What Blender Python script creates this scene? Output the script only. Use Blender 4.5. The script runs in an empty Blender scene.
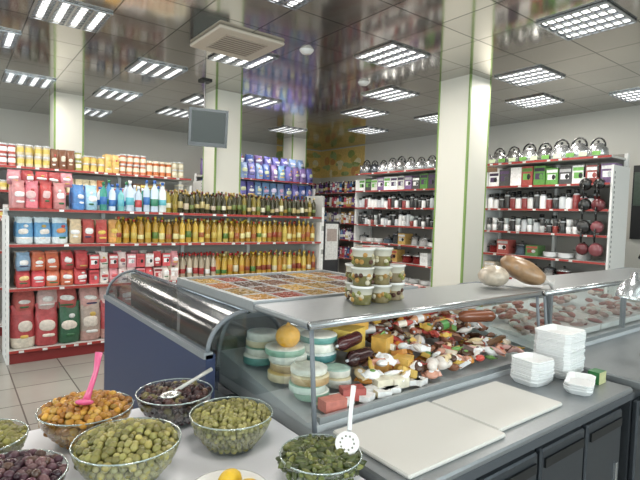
import bpy, math, random
import numpy as np
from mathutils import Matrix, Vector
random.seed(7); np.random.seed(3)
R=random.random
U=random.uniform
def H(s):
    s=s.lstrip('#'); o=[]
    for i in (0,2,4):
        c=int(s[i:i+2],16)/255
        o.append(c/12.92 if c<=.04045 else ((c+.055)/1.055)**2.4)
    return tuple(o)
def vary(c,a=.12):
    k=1+U(-a,a); return tuple(max(0,min(1,x*k)) for x in c)
# ---------------------------------------------------------------- materials
def newmat(name):
    m=bpy.data.materials.new(name); m.use_nodes=True
    return m,m.node_tree,m.node_tree.nodes['Principled BSDF']
def mat_attr(name,rough=.4,metal=0,spec=.5,coat=0,noise=0,nscale=60,sat=1.0,bump=0):
    m,t,b=newmat(name)
    a=t.nodes.new('ShaderNodeAttribute'); a.attribute_name='Col'
    src=a.outputs['Color']
    if sat!=1:
        hs=t.nodes.new('ShaderNodeHueSaturation'); hs.inputs['Saturation'].default_value=sat
        t.links.new(src,hs.inputs['Color']); src=hs.outputs[0]
    if noise or bump:
        n=t.nodes.new('ShaderNodeTexNoise'); n.inputs['Scale'].default_value=nscale
        tc=t.nodes.new('ShaderNodeTexCoord'); t.links.new(tc.outputs['Object'],n.inputs['Vector'])
        mr=t.nodes.new('ShaderNodeMapRange'); mr.inputs[3].default_value=1-noise; mr.inputs[4].default_value=1+noise
        t.links.new(n.outputs['Fac'],mr.inputs[0])
        mx=t.nodes.new('ShaderNodeVectorMath'); mx.operation='SCALE'
        t.links.new(src,mx.inputs[0]); t.links.new(mr.outputs[0],mx.inputs['Scale']); src=mx.outputs[0]
        if bump:
            bp=t.nodes.new('ShaderNodeBump'); bp.inputs['Strength'].default_value=bump; bp.inputs['Distance'].default_value=.01
            t.links.new(n.outputs['Fac'],bp.inputs['Height']); t.links.new(bp.outputs[0],b.inputs['Normal'])
    t.links.new(src,b.inputs['Base Color'])
    b.inputs['Roughness'].default_value=rough; b.inputs['Metallic'].default_value=metal
    b.inputs['Specular IOR Level'].default_value=spec; b.inputs['Coat Weight'].default_value=coat
    return m
def mat_emit(name,col,s):
    m,t,b=newmat(name)
    b.inputs['Base Color'].default_value=(*col,1)
    b.inputs['Emission Color'].default_value=(*col,1); b.inputs['Emission Strength'].default_value=s
    return m
def mat_glass(name,tint=(.93,.97,.96),fmin=.04,fmax=.5,rough=.02):
    m=bpy.data.materials.new(name); m.use_nodes=True; t=m.node_tree; t.nodes.clear()
    o=t.nodes.new('ShaderNodeOutputMaterial'); mx=t.nodes.new('ShaderNodeMixShader')
    tr=t.nodes.new('ShaderNodeBsdfTransparent'); tr.inputs[0].default_value=(*tint,1)
    g=t.nodes.new('ShaderNodeBsdfGlossy'); g.inputs['Roughness'].default_value=rough
    lw=t.nodes.new('ShaderNodeLayerWeight'); lw.inputs[0].default_value=.35
    mr=t.nodes.new('ShaderNodeMapRange'); mr.inputs[3].default_value=fmin; mr.inputs[4].default_value=fmax
    t.links.new(lw.outputs['Facing'],mr.inputs[0]); t.links.new(mr.outputs[0],mx.inputs[0])
    t.links.new(tr.outputs[0],mx.inputs[1]); t.links.new(g.outputs[0],mx.inputs[2]); t.links.new(mx.outputs[0],o.inputs[0])
    return m
PK=mat_attr('packaging',.35,noise=.35,nscale=32,sat=.9,bump=.25)
GL=mat_attr('glossy_plastic',.18,coat=.2,sat=.95)
MT=mat_attr('painted_satin',.45)
FD=mat_attr('food',.4,noise=.25)
ML=mat_attr('polished_metal',.25,metal=.8)
BS=mat_attr('brushed_steel',.36,metal=.6,noise=.08)
GS=mat_glass('clear_glass',fmin=.06,fmax=.55)
GD=mat_glass('tinted_case_glass',tint=(.42,.47,.5),fmin=.08,fmax=.42,rough=.16)
LT=mat_emit('lamp_tube',(1,.98,.95),2.8)
BR=mat_attr('bread_in_bag',.3,noise=.6,nscale=25,coat=.4,bump=.4)
MATS=[PK,GL,MT,FD,ML,BS,GS,GD,LT,BR]
iPK,iGL,iMT,iFD,iML,iBS,iGS,iGD,iLT,iBR=range(10)
# ---------------------------------------------------------------- mesh builder
def sphere_t(seg,rings):
    v=[(0,0,-1)]
    for i in range(1,rings):
        a=-math.pi/2+math.pi*i/rings
        for j in range(seg):
            b=2*math.pi*j/seg; v.append((math.cos(a)*math.cos(b),math.cos(a)*math.sin(b),math.sin(a)))
    v.append((0,0,1)); f=[]
    for j in range(seg): f.append((0,1+(j+1)%seg,1+j))
    for i in range(rings-2):
        for j in range(seg):
            a=1+i*seg+j; b=1+i*seg+(j+1)%seg; f.append((a,b,b+seg,a+seg))
    l=len(v)-1; o=1+(rings-2)*seg
    for j in range(seg): f.append((o+j,o+(j+1)%seg,l))
    return np.array(v,float),f
SPH={}
def rotm(rx=0,ry=0,rz=0):
    return np.array((Matrix.Rotation(rz,3,'Z')@Matrix.Rotation(ry,3,'Y')@Matrix.Rotation(rx,3,'X')))
class MB:
    def __init__(s): s.V=[];s.F=[];s.C=[];s.M=[];s.S=[];s.n=0
    def add(s,v,f,c,m=0,sm=False):
        v=np.asarray(v,float); s.V.append(v)
        n=s.n; s.F+= [tuple(i+n for i in q) for q in f]
        if isinstance(c,list): s.C+=c
        else: s.C+=[c]*len(f)
        s.M+=[m]*len(f); s.S+=[sm]*len(f); s.n+=len(v)
    def box(s,x0,y0,z0,x1,y1,z1,c,m=0,front=None,top=None):
        v=[(x0,y0,z0),(x1,y0,z0),(x1,y1,z0),(x0,y1,z0),(x0,y0,z1),(x1,y0,z1),(x1,y1,z1),(x0,y1,z1)]
        f=[(0,3,2,1),(4,5,6,7),(0,1,5,4),(1,2,6,5),(2,3,7,6),(3,0,4,7)]
        cc=[c]*6
        if front: cc[2]=front
        if top: cc[1]=top
        s.add(v,f,cc,m)
    def bbox(s,x0,y0,z0,x1,y1,z1,b,c,m=0):
        def ring(i,z): 
            return [(x0+i+b,y0+i,z),(x1-i-b,y0+i,z),(x1-i,y0+i+b,z),(x1-i,y1-i-b,z),(x1-i-b,y1-i,z),(x0+i+b,y1-i,z),(x0+i,y1-i-b,z),(x0+i,y0+i+b,z)]
        v=ring(b*.6,z0)+ring(0,z0+b)+ring(0,z1-b)+ring(b*.6,z1)
        f=[tuple(range(7,-1,-1)),tuple(range(24,32))]
        for k in range(3):
            for j in range(8):
                a=k*8+j; d=k*8+(j+1)%8; f.append((a,d,d+8,a+8))
        s.add(v,f,c,m)
    def obox(s,c,size,rot,col,m=0,label=None):
        a,b,d=size[0]/2,size[1]/2,size[2]/2
        v=np.array([(-a,-b,-d),(a,-b,-d),(a,b,-d),(-a,b,-d),(-a,-b,d),(a,-b,d),(a,b,d),(-a,b,d)])@rot.T+np.array(c)
        f=[(0,3,2,1),(4,5,6,7),(0,1,5,4),(1,2,6,5),(2,3,7,6),(3,0,4,7)]
        cc=[col]*6
        if label: cc[1]=label; cc[2]=label
        s.add(v,f,cc,m)
    def lathe(s,pos,prof,seg=12,m=0,rot=None,sm=True):
        v=[];f=[];c=[];idx=[]
        for (r,z,col) in prof:
            if r<=1e-6: idx.append((len(v),1)); v.append((0,0,z))
            else:
                idx.append((len(v),seg))
                for j in range(seg):
                    a=2*math.pi*j/seg; v.append((r*math.cos(a),r*math.sin(a),z))
        for i in range(len(prof)-1):
            (a,na),(b,nb)=idx[i],idx[i+1]; col=prof[i][2]
            for j in range(seg):
                k=(j+1)%seg
                if na==1 and nb==1: continue
                if na==1: f.append((a,b+k,b+j))
                elif nb==1: f.append((a+j,a+k,b))
                else: f.append((a+j,a+k,b+k,b+j))
                c.append(col)
        v=np.array(v)
        if rot is not None: v=v@rot.T
        s.add(v+np.array(pos),f,c,m,sm)
    def ell(s,pos,ax,col,m=iFD,rot=None,seg=8,rings=6,pert=0,sq=0):
        if (seg,rings) not in SPH: SPH[(seg,rings)]=sphere_t(seg,rings)
        v,f=SPH[(seg,rings)]
        if sq: v=np.stack([np.sign(v[:,0])*np.abs(v[:,0])**sq,v[:,1],np.sign(v[:,2])*np.abs(v[:,2])**sq],1)
        v=v*np.array(ax)
        if pert: v=v*(1+np.random.uniform(-pert,pert,(len(v),1)))
        if rot is not None: v=v@rot.T
        s.add(v+np.array(pos),f,col,m,True)
    def tube(s,pts,r,col,m=iMT,seg=8,sm=True,cap=True):
        pts=[Vector(p) for p in pts]; n=len(pts); v=[];f=[]
        rr=r if isinstance(r,(list,tuple)) else [r]*n
        up=Vector((0,0,1)); t0=(pts[1]-pts[0]).normalized()
        nrm=t0.cross(up)
        if nrm.length<.05: nrm=t0.cross(Vector((0,1,0)))
        nrm.normalize()
        for i in range(n):
            t=(pts[min(i+1,n-1)]-pts[max(i-1,0)]).normalized()
            nrm=(nrm-t*nrm.dot(t)).normalized(); bn=t.cross(nrm)
            for j in range(seg):
                a=2*math.pi*j/seg; v.append(tuple(pts[i]+nrm*math.cos(a)*rr[i]+bn*math.sin(a)*rr[i]))
        for i in range(n-1):
            for j in range(seg):
                k=(j+1)%seg; f.append((i*seg+j,i*seg+k,(i+1)*seg+k,(i+1)*seg+j))
        if cap: f.append(tuple(range(seg-1,-1,-1))); f.append(tuple(range((n-1)*seg,n*seg)))
        s.add(v,f,col,m,sm)
    def bag(s,x,y,z,w,d,h,col,lab,top=None,m=iPK,rz=0,lab2=None):
        rings=[(0,.84,.8),(.05,.97,1),(.26,1,1.1),(.5,1,1.05),(.66,.97,.85),(.8,.9,.5),(.9,.86,.1),(1,.98,.06)]
        n=14;v=[];f=[];c=[]
        ln=U(-.06,.06)
        for (t,a,b) in rings:
            for j in range(n):
                an=2*math.pi*(j+.5)/n; ca,sa=math.cos(an),math.sin(an)
                px=abs(ca)**.72*math.copysign(1,ca)*w/2*a*U(.96,1.03)+ln*w*t; py=abs(sa)**.8*math.copysign(1,sa)*d/2*b*U(.93,1.04)
                zz=t*h*(1+(U(-.03,.03) if t>.7 else 0))
                v.append((px,py,zz))
        stripe=lab2 or vary(col,.3)
        for i in range(len(rings)-1):
            for j in range(n):
                k=(j+1)%n; f.append((i*n+j,i*n+k,(i+1)*n+k,(i+1)*n+j))
                cc=col
                if i>=5: cc=top or col
                elif i<=1: cc=stripe
                c.append(cc)
        f.append(tuple(range(n-1,-1,-1)));c.append(col)
        rt=rotm(0,0,rz)
        s.add(np.array(v)@rt.T+np.array((x,y,z)),f,c,m,True)
        q=np.array((U(-.05,.05)*w,-d*.5,h*U(.44,.54)))@rt.T+np.array((x,y,z))
        s.ell(tuple(q),(w*U(.26,.38),d*.05+.004,h*U(.08,.15)),lab,m,rt@rotm(0,U(-.15,.15),0),12,8,sq=U(.5,1))
        q=np.array((U(-.1,.1)*w,-d*.53,h*U(.2,.3)))@rt.T+np.array((x,y,z)); s.ell(tuple(q),(w*U(.15,.35),d*.06,h*.04),vary(random.choice([W,lab,H('d8b040'),H('3a3a60'),H('2f6a40')])),m,rt,10,6,sq=.6)
        if R()<.6:
            q=np.array((U(-.15,.15)*w,-d*.47,h*.68))@rt.T+np.array((x,y,z)); s.ell(tuple(q),(w*.14,d*.06,h*.06),vary(random.choice([W,H('d8b040'),H('c03030')])),m,rt,10,6)
    def prism(s,poly,axis,a0,a1,col,m=0):
        def P(p,a): return {'x':(a,p[0],p[1]),'y':(p[0],a,p[1]),'z':(p[0],p[1],a)}[axis]
        n=len(poly); v=[P(p,a0) for p in poly]+[P(p,a1) for p in poly]
        f=[tuple(range(n-1,-1,-1)),tuple(range(n,2*n))]+[(i,(i+1)%n,n+(i+1)%n,n+i) for i in range(n)]
        s.add(v,f,col,m)
    def build(s,name,parent=None,mw=None):
        me=bpy.data.meshes.new(name)
        V=np.concatenate(s.V); me.from_pydata(V.tolist(),[],s.F)
        used=sorted(set(s.M)); mp={u:i for i,u in enumerate(used)}
        for u in used: me.materials.append(MATS[u])
        me.polygons.foreach_set('material_index',[mp[x] for x in s.M])
        me.polygons.foreach_set('use_smooth',s.S)
        cnt=np.array([len(q) for q in s.F]); C=np.array([(*c[:3],1) for c in s.C],dtype=np.float32)
        at=me.color_attributes.new('Col','FLOAT_COLOR','CORNER')
        at.data.foreach_set('color',np.repeat(C,cnt,axis=0).ravel())
        me.update()
        ob=bpy.data.objects.new(name,me); bpy.context.scene.collection.objects.link(ob)
        if mw is not None: ob.matrix_world=mw
        if parent is not None: ob.parent=parent
        return ob
def child(B,name,par): 
    o=B.build(name); o.parent=par; return o
W=H('ececea'); WH=H('f8f8f8'); BK=H('1a1a1a'); SIL=H('c8ccd0'); RED=H('a83c36'); NAVY=H('283556')

# ---------------------------------------------------------------- room
CEIL=3.4; X0,X1,Y0,Y1=-4.0,8.2,-3.2,10.8
def tile_mat(name,size,mort,c1,c2,cm,rough,metal,bump=0.0,bscale=.8):
    m,t,b=newmat(name)
    tc=t.nodes.new('ShaderNodeTexCoord'); br=t.nodes.new('ShaderNodeTexBrick')
    br.offset=0; br.squash=1; br.inputs['Scale'].default_value=1/size
    br.inputs['Brick Width'].default_value=1; br.inputs['Row Height'].default_value=1
    br.inputs['Mortar Size'].default_value=mort/size; br.inputs['Mortar Smooth'].default_value=.1
    br.inputs['Color1'].default_value=(*c1,1);br.inputs['Color2'].default_value=(*c2,1);br.inputs['Mortar'].default_value=(*cm,1)
    t.links.new(tc.outputs['Object'],br.inputs['Vector']); 
    n=t.nodes.new('ShaderNodeTexNoise'); n.inputs['Scale'].default_value=bscale; t.links.new(tc.outputs['Object'],n.inputs['Vector'])
    mx=t.nodes.new('ShaderNodeMix'); mx.data_type='RGBA'; mx.blend_type='MULTIPLY'; mx.inputs[0].default_value=.2
    t.links.new(br.outputs['Color'],mx.inputs[6]); t.links.new(n.outputs['Fac'],mx.inputs[7])
    t.links.new(mx.outputs[2],b.inputs['Base Color'])
    b.inputs['Roughness'].default_value=rough
    b.inputs['Metallic'].default_value=metal
    if bump:
        bp=t.nodes.new('ShaderNodeBump'); bp.inputs['Strength'].default_value=bump; bp.inputs['Distance'].default_value=.02
        ad=t.nodes.new('ShaderNodeMath'); ad.operation='SUBTRACT'
        t.links.new(n.outputs['Fac'],ad.inputs[0]); t.links.new(br.outputs['Fac'],ad.inputs[1])
        t.links.new(ad.outputs[0],bp.inputs['Height']); t.links.new(bp.outputs[0],b.inputs['Normal'])
    return m
M_CEIL=tile_mat('ceiling_metal_tiles',.6,.007,H('c8c5be'),H('bcb9b3'),H('60605a'),.1,.88,.12,1.6)
M_FLOOR=tile_mat('floor_stone_tiles',.45,.006,H('aaa79f'),H('9d9a93'),H('66625c'),.22,0,.02,3)
def wallmat(name,c):
    m,t,b=newmat(name)
    n=t.nodes.new('ShaderNodeTexNoise'); n.inputs['Scale'].default_value=1.5
    cr=t.nodes.new('ShaderNodeValToRGB'); cr.color_ramp.elements[0].color=(*[x*.9 for x in c],1); cr.color_ramp.elements[1].color=(*c,1)
    t.links.new(n.outputs['Fac'],cr.inputs[0]); t.links.new(cr.outputs[0],b.inputs['Base Color']); b.inputs['Roughness'].default_value=.6
    return m
M_WALL=wallmat('wall_paint',H('d2d1ca'))
def slab(name,x0,y0,z0,x1,y1,z1,mat):
    b=MB(); b.box(x0,y0,z0,x1,y1,z1,W); o=b.build(name); o.data.materials.clear(); o.data.materials.append(mat); return o
slab('floor',X0,Y0,-.1,X1,Y1,0,M_FLOOR)
slab('ceiling',X0,Y0,CEIL,X1,Y1,CEIL+.1,M_CEIL)
slab('wall_back',X0,Y1,0,X1,Y1+.15,CEIL,M_WALL)
slab('wall_right',X1,Y0,0,X1+.15,Y1+.15,CEIL,M_WALL)
def window_wall(name,axis,c,a0,a1,wins):
    b=MB(); zlo,zhi=.9,2.9
    def bx(p,q,z0,z1,col=W,t0=0,t1=.15,m=iMT):
        if axis=='y': b.box(p,c-t1,z0,q,c-t0,z1,col,m)
        else: b.box(c-t1,p,z0,c-t0,q,z1,col,m)
    bx(a0,a1,0,zlo); bx(a0,a1,zhi,CEIL)
    cur=a0
    for (p,q) in wins:
        bx(cur,p,zlo,zhi); cur=q
    bx(cur,a1,zlo,zhi)
    b.build(name)
    for i,(p,q) in enumerate(wins):
        b=MB()
        def fx(p_,q_,z0,z1,m=iMT,col=H('d8d8d8'),t0=.04,t1=.1):
            if axis=='y': b.box(p_,c-t1,z0,q_,c-t0,z1,col,m)
            else: b.box(c-t1,p_,z0,c-t0,q_,z1,col,m)
        fx(p,q,zlo,zlo+.06);fx(p,q,zhi-.06,zhi);fx(p,p+.06,zlo+.06,zhi-.06);fx(q-.06,q,zlo+.06,zhi-.06);mm=(p+q)/2;fx(mm-.03,mm+.03,zlo+.06,zhi-.06)
        fx(p+.06,mm-.03,zlo+.06,zhi-.06,iGS,W,.065,.07);fx(mm+.03,q-.06,zlo+.06,zhi-.06,iGS,W,.065,.07)
        window_wall.n+=1; b.build('window_%d'%window_wall.n)
window_wall.n=0
window_wall('wall_front','y',Y0,X0,X1,[(-3,-.5),(.3,3),(3.8,6.2)])
window_wall('wall_left','x',X0,Y0,Y1,[(-2,1),(2,5),(5.8,9)])
b=MB(); b.box(X1-.015,Y0,0,X1,Y1,.1,H('6f6a64'),iMT); b.build('baseboard_right')
b=MB(); b.box(X0,Y1-.015,0,X1-.02,Y1,.1,H('6f6a64'),iMT); b.build('baseboard_back')
def pillar(x,y,w,d):
    b=MB(); b.box(x,y,0,x+w,y+d,CEIL,H('dcdad0'),iMT)
    g=H('7f9c58')
    for (px,py) in ((x-.004,y-.004),(x+w-.021,y-.004),(x-.004,y+d-.021),(x+w-.021,y+d-.021)):
        b.box(px,py,.1,px+.025,py+.025,CEIL-.002,g,iMT)
    b.box(x-.02,y-.02,0,x+w+.02,y+d+.02,.12,H('6f6a64'),iMT)
    b.build('pillar')
pillar(5.1,3.72,.42,.48)
pillar(3.1,6.65,.42,.42)
pillar(1.3,8.6,.42,.42)
pillar(6.3,9.4,.4,.4)
# ---------------------------------------------------------------- ceiling fittings
def ceiling_lamp(x,y,power=True):
    b=MB(); s=.59; z=CEIL
    b.box(x-s/2,y-s/2,z-.006,x+s/2,y+s/2,z-.001,H('a5a9ac'),iML)
    for k in range(4):
        xx=x-s/2+s*(k+.5)/4
        b.box(xx-.026,y-s/2+.03,z-.012,xx+.026,y+s/2-.03,z-.007,W,iLT)
    fr=H('b4b8bc')
    for k in range(5):
        xx=x-s/2+s*k/4; b.box(xx-.01,y-s/2,z-.022,xx+.01,y+s/2,z-.006,fr,iML)
    for k in range(9):
        yy=y-s/2+s*k/8; b.box(x-s/2,yy-.0085,z-.0215,x+s/2,yy+.0085,z-.0125,fr,iML)
    o=b.build('ceiling_lamp')
    if power:
        l=bpy.data.lights.new('tube_light','AREA'); l.size=.5; l.energy=21; l.color=(1,.95,.88)
        lo=bpy.data.objects.new('tube_light',l); bpy.context.scene.collection.objects.link(lo)
        lo.location=(x,y,z-.04); lo.parent=o
for (x,y) in [(3.9,3.9),(2.7,5.1),(4.5,2.1),(.9,5.1),(2.1,6.3),(.3,6.3),(.9,8.1),(6.9,3.9),(3.9,6.9),(5.7,6.3),(5.7,8.7),(2.1,3.3),(2.7,.9),(.3,.3),(-.9,3.3),(-2.1,6.3),(3.3,8.7),(-.9,8.1),(5.7,3.3)]:
    ceiling_lamp(x,y)
for (x,y) in [(5.1,5.1),(2.1,8.1),(4.5,9.9),(-.3,5.1),(-.3,9.9),(2.1,9.9),(6.9,5.7),(6.9,7.5),(7.5,2.7),(3.3,7.5)]: ceiling_lamp(x,y,False)
b=MB(); x,y=2.42,4.72; q=.37
b.bbox(x-q,y-q,CEIL-.035,x+q,y+q,CEIL-.002,.012,H('cfc5b6'),iMT)
b.box(x-.24,y-.24,CEIL-.041,x+.24,y+.24,CEIL-.0345,H('b5aa9c'),iMT)
for k in range(8): b.box(x-.22,y-.21+k*.057,CEIL-.044,x+.22,y-.195+k*.057,CEIL-.0405,H('7b7268'),iMT)
b.build('ceiling_air_conditioner')
for (x,y) in [(1.5,3.5),(3.1,4.4),(4.4,4.9)]:
    b=MB(); b.lathe((x,y,CEIL-.04),[(0,0,W),(.05,.0,W),(.07,.02,W),(.08,.039,W)],16,iMT); b.build('smoke_detector')
b=MB(); tx,ty,tz=2.78,6.2,2.74
rt=rotm(math.radians(8),0,math.radians(-14))
b.obox((tx,ty,tz),(.52,.06,.5),rt,H('161618'),iGL)
c=np.array((tx,ty,tz))+rt@np.array((0,-.034,0.01)); b.obox(tuple(c),(.45,.006,.41),rt,H('3a4242'),iMT)
b.tube([(tx,ty+.05,tz),(tx+.01,ty+.15,tz+.1),(tx+.01,ty+.15,CEIL)],.012,H('8a8a8a'),iMT)
b.box(tx-.06,ty+.07,CEIL-.02,tx+.08,ty+.22,CEIL-.001,BK,iMT)
b.build('hanging_monitor')

# ---------------------------------------------------------------- products
def bottle(B,x,y,z,h,r,body,lab,cap,seg=9,m=iGL):
    l0=U(.14,.24); l1=l0+U(.16,.3)
    B.lathe((x,y,z),[(0,0,body),(r*.93,0,body),(r,.03*h,body),(r,l0*h,body),(r*1.02,l0*h+.001,lab),(r*1.02,l1*h,body),(r,l1*h+.001,body),(r,.66*h,body),(r*.75,.74*h,body),(r*.36,.82*h,body),(r*.34,.9*h,cap),(r*.42,.9*h,cap),(r*.42,h,cap),(0,h,cap)],seg,m)
def can(B,x,y,z,h,r,col,lid,lab=None,seg=10,m=iPK):
    lab=lab or col
    B.lathe((x,y,z),[(0,0,lid),(r,0,lid),(r,.06*h,col),(r,.3*h,lab),(r,.7*h,col),(r,.86*h,lid),(r*1.03,.87*h,lid),(r*1.03,h,lid),(0,h,lid)],seg,m)
def carton(B,x,y,z,w,d,h,col,lab):
    B.box(x-w/2,y-d/2,z,x+w/2,y+d/2,z+h,col,iPK)
    B.box(x-w*.36,y-d/2-.002,z+h*.3,x+w*.3,y-d/2,z+h*.62,lab,iPK)
    B.box(x-w*.45,y-d/2-.0015,z+h*.72,x+w*.45,y-d/2,z+h*.9,vary(lab,.5),iPK)
    B.ell((x+w*.15,y-d/2,z+h*.45),(w*.18,.006,h*.16),vary(random.choice([col,SIL,BK])),iPK)
def kettle(B,x,y,z,s,col):
    B.lathe((x,y,z),[(0,0,col),(.085*s,0,col),(.1*s,.025*s,col),(.09*s,.09*s,col),(.05*s,.135*s,col),(.045*s,.14*s,col),(0,.15*s,BK)],14,iML)
    B.ell((x,y,z+.16*s),(.014*s,.014*s,.014*s),BK,iGL,None,6,4)
    pts=[(x+.07*s*math.cos(a),y,z+.11*s+.085*s*math.sin(a)) for a in [math.pi*k/8 for k in range(9)]]
    B.tube(pts,.009*s,BK,iGL,6)
    B.tube([(x-.08*s,y,z+.06*s),(x-.12*s,y,z+.1*s),(x-.135*s,y,z+.13*s)],[.02*s,.014*s,.01*s],col,iML,6)
def pot(B,x,y,z,r,h,col,lid):
    B.lathe((x,y,z),[(0,0,col),(r*.95,0,col),(r,.01,col),(r,h,lid),(r*1.04,h,lid),(r*.9,h+.02,lid),(r*.3,h+.04,lid),(0,h+.045,lid)],14,iML)
    B.ell((x,y,z+h+.06),(.018,.018,.014),BK,iGL,None,6,4)
    for sx in(-1,1): B.box(x+sx*(r+.015)-.02,y-.03,z+h*.7,x+sx*(r+.015)+.02,y+.03,z+h*.7+.012,BK,iGL)
def pan(B,x,y,z,r,col):
    rt=rotm(math.pi/2,0,0)
    B.lathe((x,y,z),[(0,0,col),(r*.8,0,col),(r,-.04,vary(col,.2)),(r*.96,-.04,BK),(r*.78,-.006,BK),(0,-.006,BK)],16,iGL,rot=rt)
    B.tube([(x,y-.01,z+r),(x,y-.02,z+r+.08),(x,y-.02,z+r+.17)],[.012,.014,.012],BK,iGL,6)
def rack(L,D,zs,top,name,mw,endcol=W,edge=RED,bay=1.0,back=H('a5a19b')):
    B=MB()
    B.box(0,D-.03,0,L,D,top,back,iMT)
    n=max(1,round(L/bay))
    for i in range(n+1):
        x=L*i/n; B.box(x-.02,D-.08,0,x+.02,D-.031,top,endcol,iMT)
    B.box(-.025,0.02,0,0,D,top*.93,endcol,iMT); B.box(L,0.02,0,L+.025,D,top*.93,endcol,iMT)
    for k in range(int(top*.9/.06)):
        for xx in (-.027,L+.0255): B.box(xx,.06,.06+k*.06,xx+.0015,.075,.09+k*.06,H('555555'),iMT)
    B.box(0,.03,0,L,D-.03,.1,H('8a3030'),iMT)
    for z in zs:
        B.box(0,0,z-.028,L,D-.03,z,H('d2d0cc'),iMT); B.box(-.002,-.008,z-.026,L+.002,0,z+.0,edge,iMT)
        x=.08
        while x<L-.1:
            if R()<.6: B.box(x,-.011,z-.025,x+.045,-.0085,z-.003,vary(W,.15),iPK)
            x+=U(.12,.26)
    return B.build(name,None,mw)
T=Matrix.Translation
gx0,gy=.47,5.7; L=3.9; D=.5
g1=rack(L,D,[.14,.77,1.22,1.585],1.62,'grocery_shelf',T((gx0,gy,0)))
reds=[H('c2302f'),H('d0485a'),H('dc7080'),H('ae262b'),H('d88a8a'),H('c83a3a')]
blues=[H('3a7fc4'),H('6fb7dc'),H('2a56a0'),H('9ccbe4')]
def rowf(x0,x1,step,fn):
    x=x0+step/2
    while x<x1: fn(x); x+=step*U(.97,1.05)
P=MB()
x=.13; i=0
seq=[H('b03036'),H('b5343a'),H('2b5f42'),H('b8a498'),H('b5343a'),H('b2464a'),H('a8786c'),H('a9343a'),H('bc5a54'),H('a03034')]*3
while x<L-.1:
    c=vary(seq[i%len(seq)])
    P.bag(x,.13,.14,.225,.17,.44,c,vary(H('e0d4c8')),vary(c,.2),rz=U(-.15,.15),lab2=vary(random.choice([H('c89a90'),H('d8d0c0'),c,c])))
    P.bag(x+.02,.33,.14,.22,.16,.52,vary(H('c89890')),H('d8b0a0'),H('c8a8a0'))
    P.bag(x+U(-.02,.02),.19,.5,.21,.16,.24,vary(random.choice([H('dab8b4'),H('cc9a94'),H('c0564f'),H('dcd0c8')])),vary(W),rz=U(-.3,.3))
    x+=.213; i+=1
child(P,'flour_bags',g1)
P=MB()
for yy in (.1,.27):
    for lev in (0,.17):
        rowf(.06,.75,.135,lambda x:P.bag(x,yy,.772+lev,.135,.11,.19,vary(random.choice([H('d0303a'),H('e0a0a6'),H('8ab0d0'),H('d0602f'),H('c02a30'),H('e8d8c8')])),vary(random.choice([WH,H('e8c880'),H('c03030')])),rz=U(-.2,.2)))
        rowf(.75,1.75,.1,lambda x:(P.bag(x,yy,.772+lev,.1,.1,.175,vary(random.choice([H('d03a44'),H('e8949e'),H('f0dcd8'),H('c62f36'),H('e8e0d8')])),vary(random.choice([WH,H('d84048'),H('c02a30')])),rz=U(-.15,.15)) if R()<.6 else carton(P,x,yy,.772+lev,.094,.09,.15,vary(random.choice([H('d83a44'),H('e8949e'),H('f0dcd8'),H('c62f36')])),vary(random.choice([WH,H('c02a30')])))))
child(P,'sugar_packets',g1)
P=MB()
yel=[H('bc9424'),H('cca632'),H('b48420'),H('d4ba54'),H('a87a1c')]
rowf(1.62,2.25,.08,lambda x:[bottle(P,x+U(-.005,.005),yy,.77,.31,.034,vary(H('b8a890'),.2),random.choice([H('a83030'),W,H('a83030')]),H('b82020')) for yy in(.09,.2,.31)])
rowf(2.25,L-.05,.085,lambda x:[bottle(P,x+U(-.005,.005),yy,.77,U(.28,.32),.038,vary(random.choice(yel)),random.choice([H('8a3a20'),H('c8b860'),H('c88020'),H('d8d0b0'),H('4a7a30')]),random.choice([H('d8b020'),H('b02020'),H('d8c890')])) for yy in(.09,.2,.31)])
rowf(1.02,L-.05,.082,lambda x:[bottle(P,x+U(-.005,.005),yy,1.222,U(.27,.31),.037,vary(random.choice(yel),.18),random.choice([H('a85a2c'),H('c8b050'),H('e0d898'),H('983820'),H('5a7a30')]),random.choice([H('e0c030'),H('b03a20'),H('d8d0a0')])) for yy in(.09,.2,.31)])
def oo(x):
    for yy in(.09,.19,.3,.4):
        k=R()
        bottle(P,x+U(-.006,.006),yy,1.587,U(.24,.3),.032,vary(H('36341c') if k<.75 else H('8a7a24'),.3),random.choice([H('b8a870'),H('e0dcc0'),H('6a7a3a'),H('988030'),H('c8b8a0')]),random.choice([H('9a8034'),H('202820'),H('b09858'),H('6a2424')]))
rowf(1.6,L-.04,.072,oo)
child(P,'oil_bottles',g1)
P=MB()
for yy in (.12,.28):
    rowf(.06,.55,.16,lambda x:P.bag(x,yy,1.222,.16,.12,.27,vary(H('5aa0d0')),random.choice([H('f0e8e0'),H('e89040')]),H('d8e8f0'),rz=U(-.15,.15),lab2=H('e8f0f4')))
    rowf(.55,1.02,.13,lambda x:P.bag(x,yy,1.222,.125,.1,.26,vary(random.choice([H('c03a30'),H('e0c8a0'),H('b03838'),H('d89a40')])),random.choice([H('e8c840'),WH]),None,rz=U(-.2,.2)))
    rowf(.02,.58,.125,lambda x:P.bag(x,yy,1.587,.125,.11,.28,vary(random.choice(reds)),random.choice([WH,H('e8c0c0'),H('d8b060')]),None,rz=U(-.25,.25)))
    rowf(.58,.85,.13,lambda x:P.bag(x,yy,1.587,.125,.12,.27,vary(random.choice(blues)),random.choice([WH,H('d04030')]),None,rz=U(-.2,.2)))
rowf(.0,.6,.12,lambda x:P.bag(x,.19,1.587+.24,.13,.11,.15,vary(random.choice([H('c87a84'),H('ae262b'),H('d890a0')])),WH,None,rz=U(-.4,.4)))
child(P,'snack_bags',g1)
P=MB()
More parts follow.
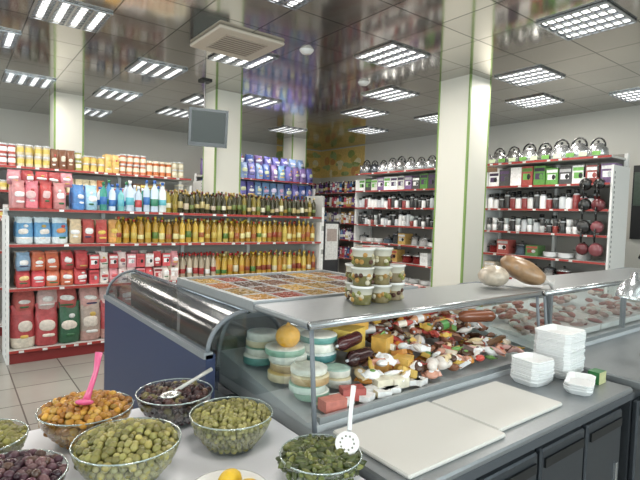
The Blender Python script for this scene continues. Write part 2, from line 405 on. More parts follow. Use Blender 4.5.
rowf(.85,1.58,.095,lambda x:[bottle(P,x,yy,1.587,U(.26,.38),U(.036,.046),vary(random.choice([WH,H('e8f0f0'),H('7ac8c8'),H('3a9080'),H('4a88c0'),H('c8d8e8')])),random.choice([H('3a8a6a'),H('3070b8'),H('60b8c8'),H('c04040')]),random.choice([H('2a7a4a'),H('2a60b0'),WH])) for yy in(.1,.25)])
child(P,'detergent_bottles',g1)
B=MB(); x=gx0+L+.03
B.box(x,gy+.03,.0,x+.04,gy+.47,1.9,H('b8b8b4'),iMT)
for k,zz in enumerate((.75,1.1,1.45)):
    B.box(x-.001,gy+.022,zz,x+.04,gy+.03,zz+.28,W,iPK)
    B.box(x+.04,gy+.08,zz,x+.043,gy+.4,zz+.28,W,iPK)
B.build('notice_panel')
B=MB()
for (x,y,zz) in ((4.75,6.1,.9),(4.78,6.6,1.0)):
    B.box(x,y,.02,x+.3,y+.03,zz+.62,H('3a3c40'),iMT); B.box(x+.02,y-.004,zz,x+.28,y,zz+.58,W,iPK)
    B.box(x+.05,y-.006,zz+.3,x+.25,y-.003,zz+.5,H('b8a8a0'),iPK)
    B.box(x-.03,y-.12,0,x+.33,y+.15,.02,H('3a3c40'),iMT)
B.build('poster_stand')

g2=rack(4.6,.5,[.14,.6,1.05,1.45,1.8,2.1],2.15,'grocery_shelf',T((-1.7,7.05,0)))
P=MB()
for z,hh in ((2.102,.3),(1.802,.22),(1.452,.25)):
    x=.06
    while x<4.5:
        k=random.choice(['can','jar','box','can','jar','bag'])
        n=random.randint(1,4); c=random.choice([H('b8362c'),H('d8c8a0'),H('3a6a3a'),H('c86a2a'),H('d0d0cc'),H('7a4a2a'),H('b0483a'),H('304a90'),H('a8a83a'),H('d8b060')]); l=random.choice([WH,H('d8c050'),H('b83030'),H('e8e0c8')])
        dh=U(.85,1.2)
        for q in range(n):
            if x>4.5: break
            cc=vary(c)
            for yy in (.1,.24):
                if k=='can':
                    can(P,x,yy,z,.12*dh,.042,cc,SIL,l)
                    if hh>.26: can(P,x+U(-.01,.01),yy,z+.12*dh,.12*dh,.042,cc,SIL,l)
                elif k=='jar': can(P,x,yy,z,(.22 if hh>.2 else .16)*dh,.043,cc,vary(l),l,m=iGL)
                elif k=='bag': P.bag(x,yy,z,.1,.08,hh*.85,cc,l,None,rz=U(-.3,.3))
                else: carton(P,x,yy,z,.085,.08,hh*.8*dh,cc,l)
            x+=.094
child(P,'canned_goods',g2)
g3=rack(2.75,.5,[.14,.6,1.05,1.5,1.95,2.35],2.4,'grocery_shelf',T((4.02,9.1,0)))
P=MB()
purp=[H('5a58a8'),H('6a68b8'),H('3a5aa8'),H('7a60a0'),H('5a88b8'),H('7a98c8')]
for z in (2.352,1.952,1.502,1.052):
    for yy in (.12,.3):
        rowf(.05,2.7,.19,lambda x:P.bag(x,yy,z,.18,.14,.34,vary(random.choice(purp)),random.choice([H('d8d0f0'),H('d0a0c0'),H('d8e0b0'),WH]),None,rz=U(-.2,.2)))
rowf(.1,2.6,.22,lambda x:P.bag(x,.2,2.352+.28,.2,.16,.24,vary(random.choice(purp)),H('d8d8e8'),None,rz=U(-.4,.4)))
child(P,'washing_powder_bags',g3)
g4=rack(5.6,.5,[.14,.6,1.05,1.5,1.95,2.3],2.35,'wall_shelf',T((-2.0,10.25,0)))
P=MB()
for z in (2.302,1.952,1.502): rowf(.05,5.5,.14,lambda x:carton(P,x,.12,z,.12,.1,U(.16,.26),vary(random.choice([H('607040'),H('904030'),H('4a6a90'),H('b8a070'),W,H('704a30')])),W))
child(P,'boxed_goods',g4)
B=MB()
mc=[H('c88a40'),H('8a9a4a'),H('e8d888'),H('b8a040'),H('e0d8b0'),H('9ab070')]
B.box(6.75,Y1-.02,2.65,X1-.02,Y1-.001,3.38,H('d8b860'),iPK)
for k in range(40):
    B.ell((U(6.85,8.1),Y1-.02,U(2.72,3.3)),(U(.06,.18),.008,U(.04,.12)),random.choice(mc),iPK,None,12,6)
B.box(X1-.02,9.0,2.65,X1-.001,Y1-.02,3.38,H('d8b860'),iPK)
for k in range(24):
    B.ell((X1-.02,U(9.1,10.6),U(2.72,3.3)),(.008,U(.06,.18),U(.04,.12)),random.choice(mc),iPK,None,12,6)
B.build('mural_poster')

def rackR(y_start,L,zs,top,name,xf=6.3,edge=H('a53c36'),back=H('98948e')):
    return rack(L,.5,zs,top,name,Matrix.Translation((xf,y_start,0))@Matrix.Rotation(-math.pi/2,4,'Z'),edge=edge,bay=.9,back=back)
zsR=[.14,.48,.82,1.14,1.47,1.79,2.11,2.44]
g5=rackR(7.15,2.4,zsR,2.5,'cookware_shelf')
g6=rackR(4.27,1.72,zsR,2.5,'cookware_shelf')
def mug(B,x,y,z,c,h=.09): 
    B.lathe((x,y,z),[(0,0,c),(.03,0,c),(.036,h,c),(.032,h,c),(.028,.01,c),(0,.01,c)],10,iGL)
    B.tube([(x+.034,y,z+h*.8),(x+.055,y,z+h*.65),(x+.055,y,z+h*.4),(x+.034,y,z+.02)],.005,c,iGL,5)
def thermos(B,x,y,z,h,c,m=iML):
    B.lathe((x,y,z),[(0,0,c),(.042,0,c),(.045,.01,c),(.045,h*.7,SIL),(.03,h*.8,BK),(.032,h*.8,BK),(.032,h,BK),(0,h,BK)],10,m)
def plates(B,x,y,z,c):
    for k in range(5): B.lathe((x,y,z+k*.012),[(0,0,c),(.05,0,c),(.1,.02,c),(.1,.024,c),(0,.014,c)],14,iGL)
def stock(g,L):
    P=MB(); steel=H('ccced0')
    rowf(.0,L-.02,.23,lambda x:kettle(P,x,.17,2.442,U(1.15,1.45),vary(random.choice([steel,steel,H('989898'),H('60646a')]),.15)))
    rowf(.02,L-.05,.17,lambda x:carton(P,x,.17,2.112,.16,.2,U(.2,.27),vary(random.choice([H('5a9a3c'),H('7a5a8a'),WH,H('d8d8d0'),H('4a4a4a'),H('a84038'),WH])),random.choice([WH,H('6ab048'),H('503a60')])))
    rowf(.02,L-.2,.088,lambda x:[thermos(P,x,yy,1.792,U(.16,.26),vary(random.choice([WH,SIL,H('303030'),H('903434'),W,H('3a3a3a')])),iGL) for yy in(.09,.24)])
    def mix(x):
        k=R()
        if k<.55:
            for yy in (.08,.2): mug(P,x,yy,1.472,vary(random.choice([WH,WH,H('c0c0c0'),H('404040'),H('983a34')]),.1)); mug(P,x,yy,1.472+.092,vary(random.choice([WH,H('c8d0d0'),H('505050')]),.1))
        else:
            thermos(P,x,.1,1.472,U(.12,.26),vary(random.choice([SIL,H('383838'),WH])),iGL)
            thermos(P,x,.22,1.472,U(.12,.26),vary(random.choice([SIL,H('383838'),WH])),iGL)
    rowf(.02,L-.2,.088,mix)
    def pots(z,rmax):
        x=.1
        while x<L-.15:
            r=U(.08,rmax); k=R()
            if k<.5: pot(P,x+r*.2,.17,z,r,U(.08,.17),random.choice([H('903434'),steel,steel,H('505458'),H('6a7a8a')]),random.choice([steel,steel,H('75787c')]))
            elif k<.75: plates(P,x,.15,z,WH)
            else: carton(P,x,.16,z,2*r*.9,.2,U(.14,.25),vary(random.choice([WH,H('d8c8b0'),H('b04a40'),H('5a8a4a'),H('c8a048')])),random.choice([WH,H('a04030'),SIL]))
            x+=2*r+.03
    pots(1.142,.1); pots(.822,.11); pots(.482,.12); pots(.142,.13)
    for z in (1.89,1.62,1.34,2.15):
        for dx in(.12,.28): pan(P,L-dx,-.03,z-.05,U(.07,.088),random.choice([H('6a2a30'),H('383838'),H('8a4a50'),H('303030'),H('2a2a2a')]))
    return child(P,'cookware',g)
stock(g5,2.4); stock(g6,1.72)
P=MB()
for k in range(10): P.box(.06+k*.16,-.014,2.45,.06+k*.16+.1,-.009,2.5,H('6fae44') if k%2 else H('d8e8c0'),iPK)
child(P,'price_signs',g6)
g7=rackR(4.66,.34,[.14,.9,1.5],2.5,'utensil_rack',back=H('8a6a50'))
P=MB()
for z in (2.35,1.95,1.4,.8):
    for k in range(6):
        x=.05+k*.05; c=vary(random.choice([H('8a5a34'),H('b07a44'),H('c09058'),H('303030')]))
        P.tube([(x,-.01,z),(x,-.015,z-.12),(x,-.015,z-.24)],[.006,.007,.007],c,iMT,6); P.ell((x,-.015,z-.29),(.022,.008,.05),c,iMT)
child(P,'hanging_utensils',g7)
B=MB()
for k,(c,z0_) in enumerate(((H('303236'),0),(H('d8b42c'),.32),(H('d8b42c'),.64))):
    a=.16; B.lathe((5.98,4.15,z0_),[(0,0.005,c),(a*.82,.005,c),(a,.27,c),(a*1.1,.275,c),(a*1.1,.3,c),(a*.95,.3,c),(a*.8,.03,c),(0,.03,c)],4,iGL,rot=rotm(0,0,math.pi/4),sm=False)
B.build('storage_bin')
g8=rackR(10.75,2.9,[.14,.6,1.05,1.45,1.85,2.2],2.25,'household_shelf',xf=7.65)
P=MB()
for z in (2.202,1.852,1.452,1.052,.602):
    def hh(x):
        if R()<.6: 
            for yy in (.08,.2): bottle(P,x,yy,z,U(.24,.3),.04,vary(random.choice([H('6a4a8a'),H('c04a60'),WH,H('d8d0c0'),H('3a6aa0'),H('2a2a2a')]),.2),random.choice([WH,H('d8c890'),H('b04030')]),random.choice([BK,H('902020'),WH]))
        else: carton(P,x,.12,z,.085,.1,U(.16,.28),vary(random.choice([WH,H('6a4a8a'),H('c8a050'),H('b04040')])),WH)
    rowf(.04,2.85,.095,hh)
child(P,'household_goods',g8)
B=MB(); B.box(X1-.05,2.84,1.4,X1-.002,2.98,2.5,H('26282a'),iMT); B.box(X1-.055,2.86,1.9,X1-.05,2.96,2.4,H('4a5a50'),iPK); B.build('wall_notice_board')

# ---------------------------------------------------------------- deli counters
def arc_profile(y0,z0,y1,z1,n=10):
    return [(y0+(y1-y0)*math.sin(a),z1+(z0-z1)*math.cos(a)) for a in [math.pi/2*i/n for i in range(n+1)]]
DKG=H('4a4f55')
def deli_case(x0,x1,name,yf=.83,zt=.88,doors=4):
    B=MB()
    B.box(x0+.01,yf+.06,.1,x1-.01,1.98,zt-.05,H('5a5f64'),iBS)
    B.box(x0+.03,yf+.1,0,x1-.03,1.94,.1,BK,iMT)
    n=doors; w=(x1-x0-.02)/n
    for i in range(n):
        a=x0+.01+i*w+.012
        B.bbox(a,yf+.03,.14,a+w-.024,yf+.06,zt-.1,.008,H('4e5359'),iBS)
        B.box(a+.02,yf+.022,zt-.17,a+w-.044,yf+.03,zt-.135,H('1c1e20'),iMT)
        B.box(a+w-.09,yf+.02,.35,a+w-.07,yf+.03,.55,SIL,iML)
    B.bbox(x0,yf,zt-.045,x1,1.25,zt,.008,H('94989b'),iBS)
    B.box(x0+.004,yf-.003,zt-.05,x1-.004,yf+.0,zt-.02,DKG,iMT)
    B.prism([(1.25,zt-.045),(1.25,zt+.02),(1.27,zt+.03),(1.3,zt+.015),(1.96,zt+.1),(1.98,zt+.1),(1.98,zt-.045)],'x',x0+.015,x1-.015,H('b8bdc0'),iMT)
    B.box(x0+.03,1.252,zt+.02,x1-.03,1.268,zt+.045,H('a5abae'),iBS)
    B.bbox(x0,1.285,1.222,x1,1.66,1.245,.006,H('a2a6a8'),iBS)
    B.tube([(x0,1.285,1.233),(x1,1.285,1.233)],.015,H('b8bcbe'),iML)
    B.box(x0+.05,1.42,1.2,x1-.05,1.47,1.221,W,iLT)
    prof=[(1.255,zt+.0),(1.29,1.22),(1.66,1.236)]+arc_profile(1.66,1.236,1.99,zt+.02,10)[1:]
    for x in (x0+.012,x1-.012):
        B.tube([(x,p[0],p[1]) for p in prof],.009,H('7a8086'),iMT,8)
    B.tube([(x0,1.99,zt+.02),(x1,1.99,zt+.02)],.014,H('3a4046'),iMT)
    B.box(x0,1.985,.05,x1,2.03,zt+.01,NAVY,iMT)
    o=B.build(name)
    G=MB(); a=arc_profile(1.66,1.236,1.99,zt+.02,10)
    v=[(x0+.012,p[0],p[1]) for p in a]+[(x1-.012,p[0],p[1]) for p in a]; n=len(a)
    G.add(v,[(i,i+1,n+i+1,n+i) for i in range(n-1)],W,iGS,True)
    for x in (x0+.012,x1-.012):
        pts=[(x,p[0],p[1]) for p in prof]+[(x,1.99,zt),(x,1.27,zt)]
        G.add(pts,[tuple(range(len(pts)))],W,iGS)
    child(G,'glass_panels',o)
    return o
case1=deli_case(.95,2.42,'deli_display_case')
case2=deli_case(2.47,4.6,'deli_display_case',yf=.8,zt=.9,doors=4)
G=MB()
for (a,c_) in ((2.5,3.5),(3.45,4.57)):
    G.add([(a,1.27,.95),(c_,1.27,.95),(c_,1.285,1.215),(a,1.285,1.215)],[(0,1,2,3)],W,iGS)
    G.box(a,1.262,.945,a+.02,1.29,1.22,H('8a9094'),iBS)
child(G,'sliding_doors',case2)
# salad bar (tray table)
B=MB()
sx0,sx1,sy0,sy1=.95,1.92,1.665,2.47; z=1.25
B.box(sx0+.01,2.05,.0,sx1-.01,sy1-.02,1.18,H('5d6268'),iBS)
B.box(sx0,2.035,1.1,sx1,sy1,1.2,H('9498a0'),iBS)
nx,ny=6,4; fo=.026; fi=.009
B.box(sx0,sy0,z-.04,sx1,sy1,z-.032,H('8a8e90'),iBS)
dx=(sx1-sx0-2*fo)/nx; dy=(sy1-sy0-2*fo)/ny
fc=H('a8acae')
B.box(sx0,sy0,z-.032,sx0+fo,sy1,z+.004,fc,iBS);B.box(sx1-fo,sy0,z-.032,sx1,sy1,z+.004,fc,iBS)
B.box(sx0+fo,sy0,z-.032,sx1-fo,sy0+fo,z+.004,fc,iBS);B.box(sx0+fo,sy1-fo,z-.032,sx1-fo,sy1,z+.004,fc,iBS)
for i in range(1,nx): B.box(sx0+fo+i*dx-fi/2,sy0+fo,z-.03,sx0+fo+i*dx+fi/2,sy1-fo,z-.004,H('b0b2b2'),iMT)
for j in range(1,ny): B.box(sx0+fo,sy0+fo+j*dy-fi/2,z-.03,sx1-fo,sy0+fo+j*dy+fi/2,z-.005,H('b0b2b2'),iMT)
o=B.build('salad_bar')
F=MB()
sal=[H('6a3c18'),H('a06024'),H('8a6a24'),H('b08a3c'),H('86341a'),H('a87a2c'),H('4e301a'),H('b8a478'),H('8c6430'),H('9a5a22')]
for i in range(nx):
    for j in range(ny):
        c=random.choice(sal); a=sx0+fo+i*dx+fi/2; d=sy0+fo+j*dy+fi/2; w_=dx-fi; h_=dy-fi
        F.box(a,d,z-.03,a+w_,d+h_,z-.008,c,iFD)
        for k in range(50):
            F.ell((a+.008+R()*(w_-.016),d+.008+R()*(h_-.016),z-.009),(U(.006,.013),U(.006,.013),.006),vary(c,.3),iFD,rotm(0,0,U(0,3)),6,4)
child(F,'salads',o)
# corner display case
B=MB(); cx0,cy0,cy1=.78,1.72,3.25
B.box(cx0,cy0,.08,cx0+.04,cy1,1.05,NAVY,iMT)
B.box(cx0+.04,cy0+.34,.08,.93,cy1,.95,H('3a4046'),iMT)
B.box(cx0+.04,cy0,.08,.93,cy0+.3,.82,H('4a5056'),iMT)
B.box(cx0+.02,cy0+.02,0,.93,cy1-.02,.08,BK,iMT)
B.box(cx0-.008,cy0,1.035,cx0+.03,cy1,1.06,H('9aa0a6'),iBS)
B.box(cx0-.006,cy0,.12,cx0,cy1,.2,H('8a9096'),iBS)
B.box(.935,2.5,.0,1.3,cy1,.95,H('4a5258'),iMT)
B.box(.94,2.5,.95,.965,cy1,1.19,H('5a6066'),iMT)
cprof=[(cx0+.012,1.06)]+[(cx0+.012+.168*(1-math.cos(a)),1.06+.145*math.sin(a)) for a in [math.pi/2*i/10 for i in range(1,11)]]
for y in (cy0+.01,cy1-.01): B.tube([(p[0],y,p[1]) for p in cprof],.009,H('7a8086'),iMT)
B.tube([(cprof[-1][0],cy0,1.205),(cprof[-1][0],cy1,1.205)],.011,H('8a9096'),iML)
o=B.build('corner_display_case')
G=MB(); n=len(cprof)
G.add([(p[0],cy0+.01,p[1]) for p in cprof]+[(p[0],cy1-.01,p[1]) for p in cprof],[(i,i+1,n+i+1,n+i) for i in range(n-1)],W,iGD,True)
G.add([(p[0],cy0+.01,p[1]) for p in cprof]+[(.94,cy0+.01,.84),(cx0+.012,cy0+.01,.84)],[tuple(range(n+2))],W,iGS)
child(G,'glass_panels',o)
F=MB()
for k in range(14):
    F.obox((.86,2.1+k*.075,.975),(.09,.06,.05),rotm(0,0,U(-.3,.3)),vary(random.choice([H('c8b890'),H('a04a30'),H('6a8a4a'),W])),iPK)
child(F,'packed_cheeses',o)

# ---------------------------------------------------------------- contents of display case
def zd(y): return .9+(y-1.3)*.13
F=MB()
def wheel(x,y,z,r,h,rind,top,m=iPK): F.lathe((x,y,z),[(0,0,rind),(r*.96,0,rind),(r,.12*h,rind),(r,.88*h,top),(r*.95,h,top),(r*.6,h+.001,top),(0,h+.001,top)],20,m)
def stackw(x,y,r,items):
    z=zd(y)+.012
    for (h,c,t) in items: wheel(x+U(-.012,.012),y+U(-.012,.012),z,r*U(.9,1.03),h,c,t); z+=h+.002
wc=H('e4e4d8'); gn=H('86b298'); teal=H('5a9890'); ye=H('d0b060'); cr=H('d8c8a0'); br=H('b89a66')
stackw(1.06,1.42,.07,[(.03,gn,wc),(.028,H('d0e0d4'),gn),(.03,br,cr),(.022,wc,wc)])
stackw(1.07,1.59,.078,[(.035,cr,ye),(.03,br,cr),(.03,wc,wc),(.028,gn,wc)])
stackw(1.06,1.77,.072,[(.035,teal,wc),(.03,wc,gn),(.03,cr,wc),(.03,wc,wc)])
F.ell((1.07,1.59,zd(1.59)+.18),(.05,.05,.046),H('e0a428'),iFD,None,14,10)
F.lathe((1.07,1.59,zd(1.59)+.22),[(.012,0,H('e0a428')),(.006,.012,H('c89028')),(0,.02,H('c89028'))],8,iFD)
stackw(1.24,1.62,.08,[(.04,teal,wc),(.035,H('3a7a7a'),H('d8e4e0')),(.035,wc,wc),(.03,teal,wc)])
stackw(1.23,1.46,.055,[(.035,H('d8d8d0'),cr),(.03,wc,H('a8c8b8'))])
stackw(1.25,1.8,.07,[(.04,wc,ye),(.04,ye,ye),(.035,wc,wc)])
def block(x,y,z,s,c,l=None,rz=None,rx=0): F.obox((x,y,z),s,rotm(rx,0,U(-.5,.5) if rz is None else rz),c,iPK,l)
def pillow(x,y,z,a,bb,c,col,lab,rt):
    F.ell((x,y,z),(a,bb,c),col,iGL,rt,12,8)
    q=np.array((x,y,z))+rt@np.array((0,0,c*.45)); F.ell(tuple(q),(a*.62,bb*.62,c*.62),lab,iGL,rt,10,6)
    for s_ in (-1,1):
        q=np.array((x,y,z))+rt@np.array((s_*a*1.0,0,0)); F.obox(tuple(q),(.02,bb*1.1,.004),rt,col,iGL)
for (x,y,z,s,c) in [(1.42,1.62,1.06,(.14,.09,.09),H('e0bc40')),(1.4,1.75,1.05,(.14,.1,.11),H('e0cc60')),(1.52,1.7,1.1,(.11,.08,.06),H('d8a428')),(1.47,1.45,.97,(.09,.07,.06),H('d89a38')),(1.56,1.42,.975,(.08,.07,.06),H('e0b038')),(1.56,1.55,1.03,(.09,.07,.07),H('e0ac30')),(1.44,1.34,.94,(.08,.06,.04),H('e8e0c8')),(1.37,1.36,.94,(.07,.07,.045),H('d8d0b8')),(1.2,1.34,.94,(.09,.055,.045),H('b84a40')),(1.08,1.31,.935,(.09,.055,.04),H('c06a5a'))]:
    block(x,y,z,s,c,vary(c,.15))
def sausage(x,y,z,L,r,az,el,c,clip=SIL,band=None):
    d=np.array((math.cos(az)*math.cos(el),math.sin(az)*math.cos(el),math.sin(el)))
    rt=rotm(0,math.pi/2-el,az); bd=band or c
    F.lathe((x-d[0]*L/2,y-d[1]*L/2,z-d[2]*L/2),[(0,-.012,clip),(.006,-.01,clip),(.006,0,c),(r*.6,.008,c),(r,.03,c),(r,L*.3,bd),(r,L*.68,c),(r,L-.03,c),(r*.6,L-.008,c),(.006,L,clip),(.006,L+.012,clip),(0,L+.014,clip)],12,iGL,rot=rt)
sc=[H('8e3426'),H('5a2a20'),H('b0583a'),H('9c452a'),H('4a3020'),H('c08a60'),H('6a3a2a'),H('ac4030'),H('805a3a')]
bands=[None,W,H('d8b040'),H('a83030'),H('e0d8c8'),None,H('4a8a40')]
sausage(1.38,1.5,1.01,.17,.034,.2,0,H('3a2020'))
sausage(1.36,1.55,1.07,.18,.03,.3,0.05,H('4a2022'))
for lay in range(4):
    for k in range(13):
        y=U(1.36+lay*.05,1.88); x=U(1.58,2.3); z=zd(y)+.03+lay*.04
        if lay>1 and y<1.5: continue
        sausage(x,y,z,U(.09,.17),U(.015,.025),U(-.9,.9)+(math.pi/2 if R()<.35 else 0),U(-.15,.2),vary(random.choice(sc)),SIL,random.choice(bands))
pc=[WH,H('e0d0b8'),H('c84a3c'),H('d8b040'),H('6a9a4a'),H('d89a80'),H('b83830'),H('e0b0a8'),H('e8e0d8'),H('8a5a40'),H('d89030'),WH,H('e8d0a0'),H('5a3a2a')]
for k in range(230):
    y=U(1.33,1.88); x=U(1.32,2.34)
    if x<1.6 and y>1.52: continue
    z=zd(y)+.03+U(.0,.21)*(y-1.25)/.6
    pillow(x,y,z,U(.024,.046),U(.018,.032),U(.01,.018),vary(random.choice(pc)),vary(random.choice(pc)),rotm(U(-.6,.9),U(-.4,.4),U(0,3.1)))
for k in range(44):
    y=U(1.35,1.85); x=U(1.5,2.32); z=zd(y)+.03+U(0,.19)*(y-1.25)/.6
    F.obox((x,y,z),(U(.04,.075),U(.03,.05),U(.018,.03)),rotm(U(-.5,.5),U(-.5,.5),U(0,3)),vary(random.choice(pc)),iPK,vary(random.choice(pc)))
sausage(2.1,1.6,1.15,.4,.03,-.15,0,H('d8d0cc'),W,H('c8bcb8'))
sausage(2.2,1.5,1.1,.22,.032,-.4,0,H('7a4428'))
for k in range(8): F.ell((U(1.62,1.8),U(1.33,1.4),U(.95,.975)),(.028,.021,.021),vary(H('e8e0d8'),.05),iFD,rotm(0,0,U(0,3)),10,8)
for k in range(16): block(U(1.05,1.6),U(1.3,1.36),.927,(.06,.04,.022),vary(random.choice([W,cr,H('c8d8e0'),H('c8c8a0')])),W)
F.build('cheeses_and_sausages')
F=MB()
for k in range(5): F.box(2.6+k*.36,1.34,.93,2.93+k*.36,1.86,.965,W,iGL)
for k in range(150):
    x=U(2.6,4.35); y=U(1.38,1.83); c=vary(random.choice([H('8a5450'),H('9a665c'),H('b0a098'),H('743a36'),H('987870'),H('b8b8b0')]))
    F.ell((x,y,zd(y)+.045+R()*.03),(U(.025,.045),U(.02,.034),U(.012,.02)),c,iFD,rotm(U(-.3,.3),U(-.3,.3),U(0,3)),10,7,.08)
F.build('meat_trays')

# ---------------------------------------------------------------- things on worktop
def board(x0,y0,x1,y1,z):
    B=MB(); B.bbox(x0,y0,z,x1,y1,z+.014,.005,H('d8d6d0'),iMT); B.build('cutting_board')
board(1.0,.87,1.475,1.21,.881)
board(1.485,.9,1.92,1.2,.881)
def tray_stack(x,y,w,d,n,dz,rz,name='foam_tray_stack',jit=.003,z0=.881):
    B=MB(); rt=rotm(0,0,rz)
    for k in range(n):
        z=z0+k*dz; ox,oy=U(-jit,jit),U(-jit,jit)
        def ring(s,zz): 
            a,bb=w/2*s,d/2*s; c=.02
            return [(-a+c,-bb,zz),(a-c,-bb,zz),(a,-bb+c,zz),(a,bb-c,zz),(a-c,bb,zz),(-a+c,bb,zz),(-a,bb-c,zz),(-a,-bb+c,zz)]
        v=ring(.8,0)+ring(1,.022)+ring(1,.026)+ring(.94,.026)+ring(.76,.005)
        f=[tuple(range(7,-1,-1)),tuple(range(32,40))]
        for q in range(4):
            for j in range(8): f.append((q*8+j,q*8+(j+1)%8,q*8+8+(j+1)%8,q*8+8+j))
        v=np.array(v)@rt.T+np.array((x+ox,y+oy,z)); B.add(v,f,vary(H('f0f1f1'),.03),iMT)
    B.build(name)
tray_stack(2.32,1.12,.2,.17,26,.0075,.05)
tray_stack(2.08,1.12,.15,.14,12,.008,-.1)
tray_stack(2.17,.95,.2,.11,3,.012,.35)
B=MB(); B.box(2.31,.93,.881,2.38,.98,.935,H('2a7a3a'),iPK,front=H('c8c890')); B.build('label_roll_box')
def tub(x,y,z,c1,lidc,h=.076,r=.048):
    B.lathe((x,y,z),[(0,0,c1),(r*.8,0,c1),(r*.9,h*.55,H('c4c0b0')),(r*.95,h*.88,lidc),(r*1.04,h*.9,lidc),(r*1.04,h*1.0,lidc),(r*.9,h*1.0,H('d0d0cc')),(0,h*.99,W)],18,iGL)
    for k in range(16):
        a=U(0,6.28); B.ell((x+r*.82*math.cos(a),y+r*.82*math.sin(a),z+U(.012,.05)),(.011,.011,.011),vary(random.choice([H('7a7a3a'),H('a8a080'),H('4a2a1a'),H('a88040'),H('c8c0a8')])),iFD,None,6,5)
B=MB()
for (dx_,dy_,n,tc) in [(0,0,3,H('746e40')),(.103,0,3,H('887a50')),(.205,.02,2,H('988868')),(.055,.1,2,H('5a4a30')),(.157,.105,3,H('a89870'))]:
    for k in range(n): tub(1.34+dx_,1.46+dy_,1.2465+k*.077,vary(tc,.2),random.choice([H('d0d0c8'),H('d8d8d4'),H('a83a34') if k==2 else W]))
B.build('deli_tubs')
def bread(x,y,z,a,bb,c,rz,ry,col):
    B=MB(); rt=rotm(0,ry,rz)
    B.ell((x,y,z),(a,bb,c),col,iBR,rt,22,14,.035)
    p=np.array((x,y,z))+rt@np.array((a*.95,0,0)); q=np.array((x,y,z))+rt@np.array((a*1.3,0,.01))
    B.tube([tuple(p),tuple((p+q)/2),tuple(q)],[.025,.009,.03],H('d0ccc8'),iBR,8)
    B.build('bagged_bread')
bread(2.32,1.49,1.308,.095,.08,.056,.4,0,H('bcae9c'))
bread(2.52,1.44,1.335,.13,.078,.062,-1.0,.45,H('9c7c5c'))
# gooseneck lamp
B=MB()
B.lathe((2.98,.93,.9),[(0,0,SIL),(.07,0,SIL),(.07,.015,SIL),(.02,.03,SIL),(.012,.05,SIL)],16,iML)
pts=[(2.98,.93,.93),(2.98,.93,1.25)]
for k in range(9):
    a=math.pi*k/10; pts.append((2.865+.115*math.cos(a),.93+.03*k/8+.0,1.36+.13*math.sin(a)))
B.tube(pts,.009,H('2a2a2c'),iML,8)
B.lathe((2.745,.98,1.235),[(.07,0,SIL),(.066,.04,SIL),(.045,.08,SIL),(.02,.1,SIL),(.016,.13,BK),(0,.135,BK)],20,iML,rot=rotm(0,.25,0))
B.lathe((2.745,.98,1.237),[(.066,0,W),(.06,.04,W),(.03,.07,W),(0,.075,W)],20,iML,rot=rotm(0,.25,0))
B.build('gooseneck_lamp')

# ---------------------------------------------------------------- olive table
TZ=.86
B=MB()
poly=[(-1.1,.45),(.93,.45),(.93,1.7),(.765,1.7),(.765,1.82),(-1.1,1.82)]
B.prism(poly,'z',TZ-.035,TZ,H('e8e8ee'),iMT)
B.box(-1.05,.5,TZ-.14,.9,1.66,TZ-.036,H('b9bbbe'),iMT)
for (x,y) in((-1.02,.55),(.82,.55),(-1.02,1.6),(.7,1.6)): B.box(x,y,0,x+.06,y+.06,TZ-.14,H('9a9c9e'),iMT)
B.build('serving_table')
def bowl(x,y,r,h,cols,a,b,mound=.02,name='olive_bowl',z0=TZ+.001,pert=0):
    def wr(t): return r*(.55+.45*math.sin(min(1,t)*math.pi/2))
    B=MB()
    pr=[(0,0.004,W),(r*.45,.002,W)]+[(wr(t/8),h*t/8,W) for t in range(0,9)]
    B.lathe((x,y,z0+.001),pr,32,iGS)
    ring=[(x+r*math.cos(k*math.pi/16),y+r*math.sin(k*math.pi/16),z0+h) for k in range(33)]
    B.tube(ring,.0028,H('b8c4c4'),iGS,6,cap=False)
    B.tube([(p[0],p[1],p[2]+.001) for p in ring],.0016,H('c8d2d2'),iGL,6,cap=False)
    o=B.build(name)
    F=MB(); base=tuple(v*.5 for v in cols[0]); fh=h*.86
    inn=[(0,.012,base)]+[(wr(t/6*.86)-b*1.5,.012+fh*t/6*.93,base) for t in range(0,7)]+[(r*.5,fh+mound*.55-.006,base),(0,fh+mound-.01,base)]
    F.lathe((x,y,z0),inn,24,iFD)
    def ol(px,py,pz):
        k=U(.82,1.18)
        F.ell((px,py,pz),(a*k*U(.9,1.12),b*k,b*k*U(.9,1.1)),vary(random.choice(cols),.28),iGL if R()<.35 else iFD,rotm(U(-.5,.5),U(-.7,.7),U(0,6.28)),8,6,pert)
    st=b*1.75; n=int(r/st)+2
    for i in range(-n,n+1):
        for j in range(-n,n+1):
            px=(i+.5*(j%2))*st*1.08; py=j*st*.92; d=math.hypot(px,py)
            if d<wr(.86)-b*.9:
                ol(x+px+U(-.45,.45)*b,y+py+U(-.45,.45)*b,z0+fh+mound*(1-(d/r)**2)+U(-.3,.7)*b)
    t=.15
    while t<.86:
        rr=wr(t)-b*1.05; k=int(2*math.pi*rr/(2*b*1.05)); off=R()
        for q in range(k):
            an=2*math.pi*(q+off)/k; ol(x+rr*math.cos(an),y+rr*math.sin(an),z0+h*t+b*.4)
        t+=1.7*b/h
    child(F,'olives',o)
    return o
bowl(.345,1.655,.14,.105,[H('c08a30'),H('ac742a'),H('d0a044'),H('9e6826'),H('b48c3a')],.014,.011,.035,pert=.05)
bowl(.63,1.64,.13,.105,[H('3a2024'),H('4a2c28'),H('6a6034'),H('2c181c'),H('5a4030')],.014,.011,.012)
bowl(.708,1.36,.129,.108,[H('908a4c'),H('9a9454'),H('807a3e'),H('a09860'),H('76723a')],.010,.0088,.02)
bowl(.385,1.345,.141,.11,[H('8e8a4e'),H('9c9458'),H('807a42'),H('a69a56'),H('78723e')],.0125,.0105,.035)
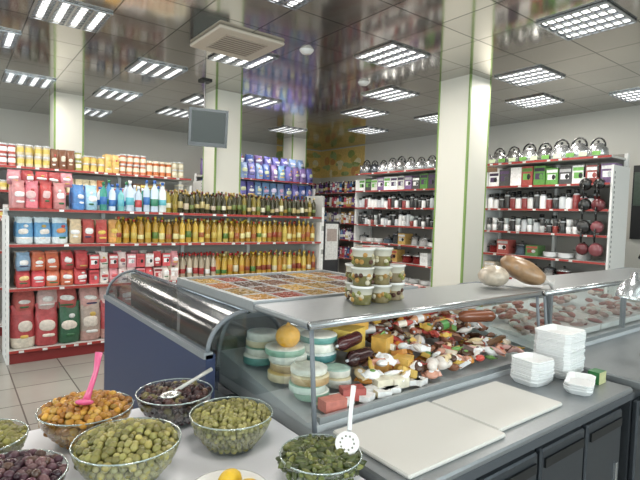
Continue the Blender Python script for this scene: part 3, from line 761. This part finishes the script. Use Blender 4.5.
bowl(.105,1.33,.128,.1,[H('4a2c36'),H('5e3c46'),H('3a222c'),H('6a4a4c'),H('523a30')],.014,.011,.03)
bowl(.06,1.6,.118,.1,[H('7a7440'),H('908a48')],.012,.01,.02)
bowl(.805,1.02,.112,.09,[H('4c562a'),H('5c6632'),H('6c7038'),H('3c4520')],.022,.0088,.015,name='pickle_bowl',pert=.08)
B=MB(); px,py=.56,1.085
B.lathe((px,py,TZ+.001),[(0,0,W),(.06,0,W),(.1,.025,W),(.105,.035,W),(.1,.035,W),(.058,.008,W),(0,.008,W)],28,iGL)
for (dx_,dy_,rz) in((0.02,.03,.4),(-.045,-.02,1.5),(.04,-.04,2.2)):
    B.ell((px+dx_,py+dy_,TZ+.04),(.036,.029,.029),H('e0b830'),iFD,rotm(0,0,rz),14,10)
    for s in(-1,1): B.ell((px+dx_+s*.034*math.cos(rz),py+dy_+s*.034*math.sin(rz),TZ+.04),(.009,.008,.008),H('c8a028'),iFD,None,8,6)
B.build('lemon_plate')
B=MB()
B.ell((.33,1.61,TZ+.14),(.036,.026,.01),H('e05088'),iGL,rotm(0,.35,.9),12,8)
B.tube([(.335,1.615,TZ+.14),(.35,1.63,TZ+.17),(.37,1.645,TZ+.22),(.38,1.65,TZ+.28)],[.013,.009,.008,.012],H('e05588'),iGL,8)
B.build('pink_serving_spoon')
B=MB()
B.ell((.6,1.6,TZ+.112),(.04,.028,.012),H('d8d8d4'),iML,rotm(0,0,.2),12,8)
B.tube([(.62,1.61,TZ+.118),(.7,1.63,TZ+.14),(.77,1.645,TZ+.16)],[.007,.006,.008],H('c8c6c0'),iGL,8)
B.build('steel_serving_spoon')
B=MB()
c0=(.87,.985,TZ+.115)
rt=rotm(.3,-.75,.3)
B.lathe(c0,[(0,-.004,WH),(.03,-.002,WH),(.034,.004,WH),(.029,.004,WH),(0,.0,WH)],18,iGL,rot=rt)
for k in range(10):
    a=k*.628; q=np.array(c0)+rt@np.array((.019*math.cos(a),.019*math.sin(a),.004)); B.ell(tuple(q),(.003,.003,.003),H('8a8a80'),iMT,None,6,4)
B.tube([(.885,.995,TZ+.145),(.91,1.02,TZ+.19),(.94,1.045,TZ+.245)],[.007,.006,.008],WH,iGL,8)
B.build('slotted_spoon')

# ---------------------------------------------------------------- light
w=bpy.data.worlds.new('World'); bpy.context.scene.world=w; w.use_nodes=True
w.node_tree.nodes['Background'].inputs[0].default_value=(.88,.94,1,1); w.node_tree.nodes['Background'].inputs[1].default_value=1.8
def area(name,loc,rot,sx,sy,e,col=(.94,.97,1)):
    l=bpy.data.lights.new(name,'AREA'); l.shape='RECTANGLE'; l.size=sx; l.size_y=sy; l.energy=e; l.color=col
    o=bpy.data.objects.new(name,l); o.location=loc; o.rotation_euler=rot; bpy.context.scene.collection.objects.link(o)
area('window_daylight',(1.6,Y0-.3,1.9),(math.radians(90),0,0),8,2,350)
area('window_daylight',(X0-.3,3.5,1.9),(0,math.radians(-90),0),2,9,260)
# ---------------------------------------------------------------- camera
cam=bpy.data.cameras.new('camera'); co=bpy.data.objects.new('camera',cam); bpy.context.scene.collection.objects.link(co)
cam.sensor_width=36; cam.lens=485/640*36; cam.clip_start=.02
az=math.radians(52.6); pit=math.radians(2.83); rol=math.radians(1.78)
f=Vector((math.cos(az)*math.cos(pit),math.sin(az)*math.cos(pit),-math.sin(pit)))
r=Vector((math.sin(az),-math.cos(az),0)); u=r.cross(f)
cr_,sr_=math.cos(rol),math.sin(rol)
cu=u*cr_-r*sr_; cr2=r*cr_+u*sr_
co.matrix_world=Matrix(((cr2.x,cu.x,-f.x,0),(cr2.y,cu.y,-f.y,0),(cr2.z,cu.z,-f.z,1.6),(0,0,0,1)))
bpy.context.scene.camera=co
bpy.context.scene.view_settings.view_transform='Standard'
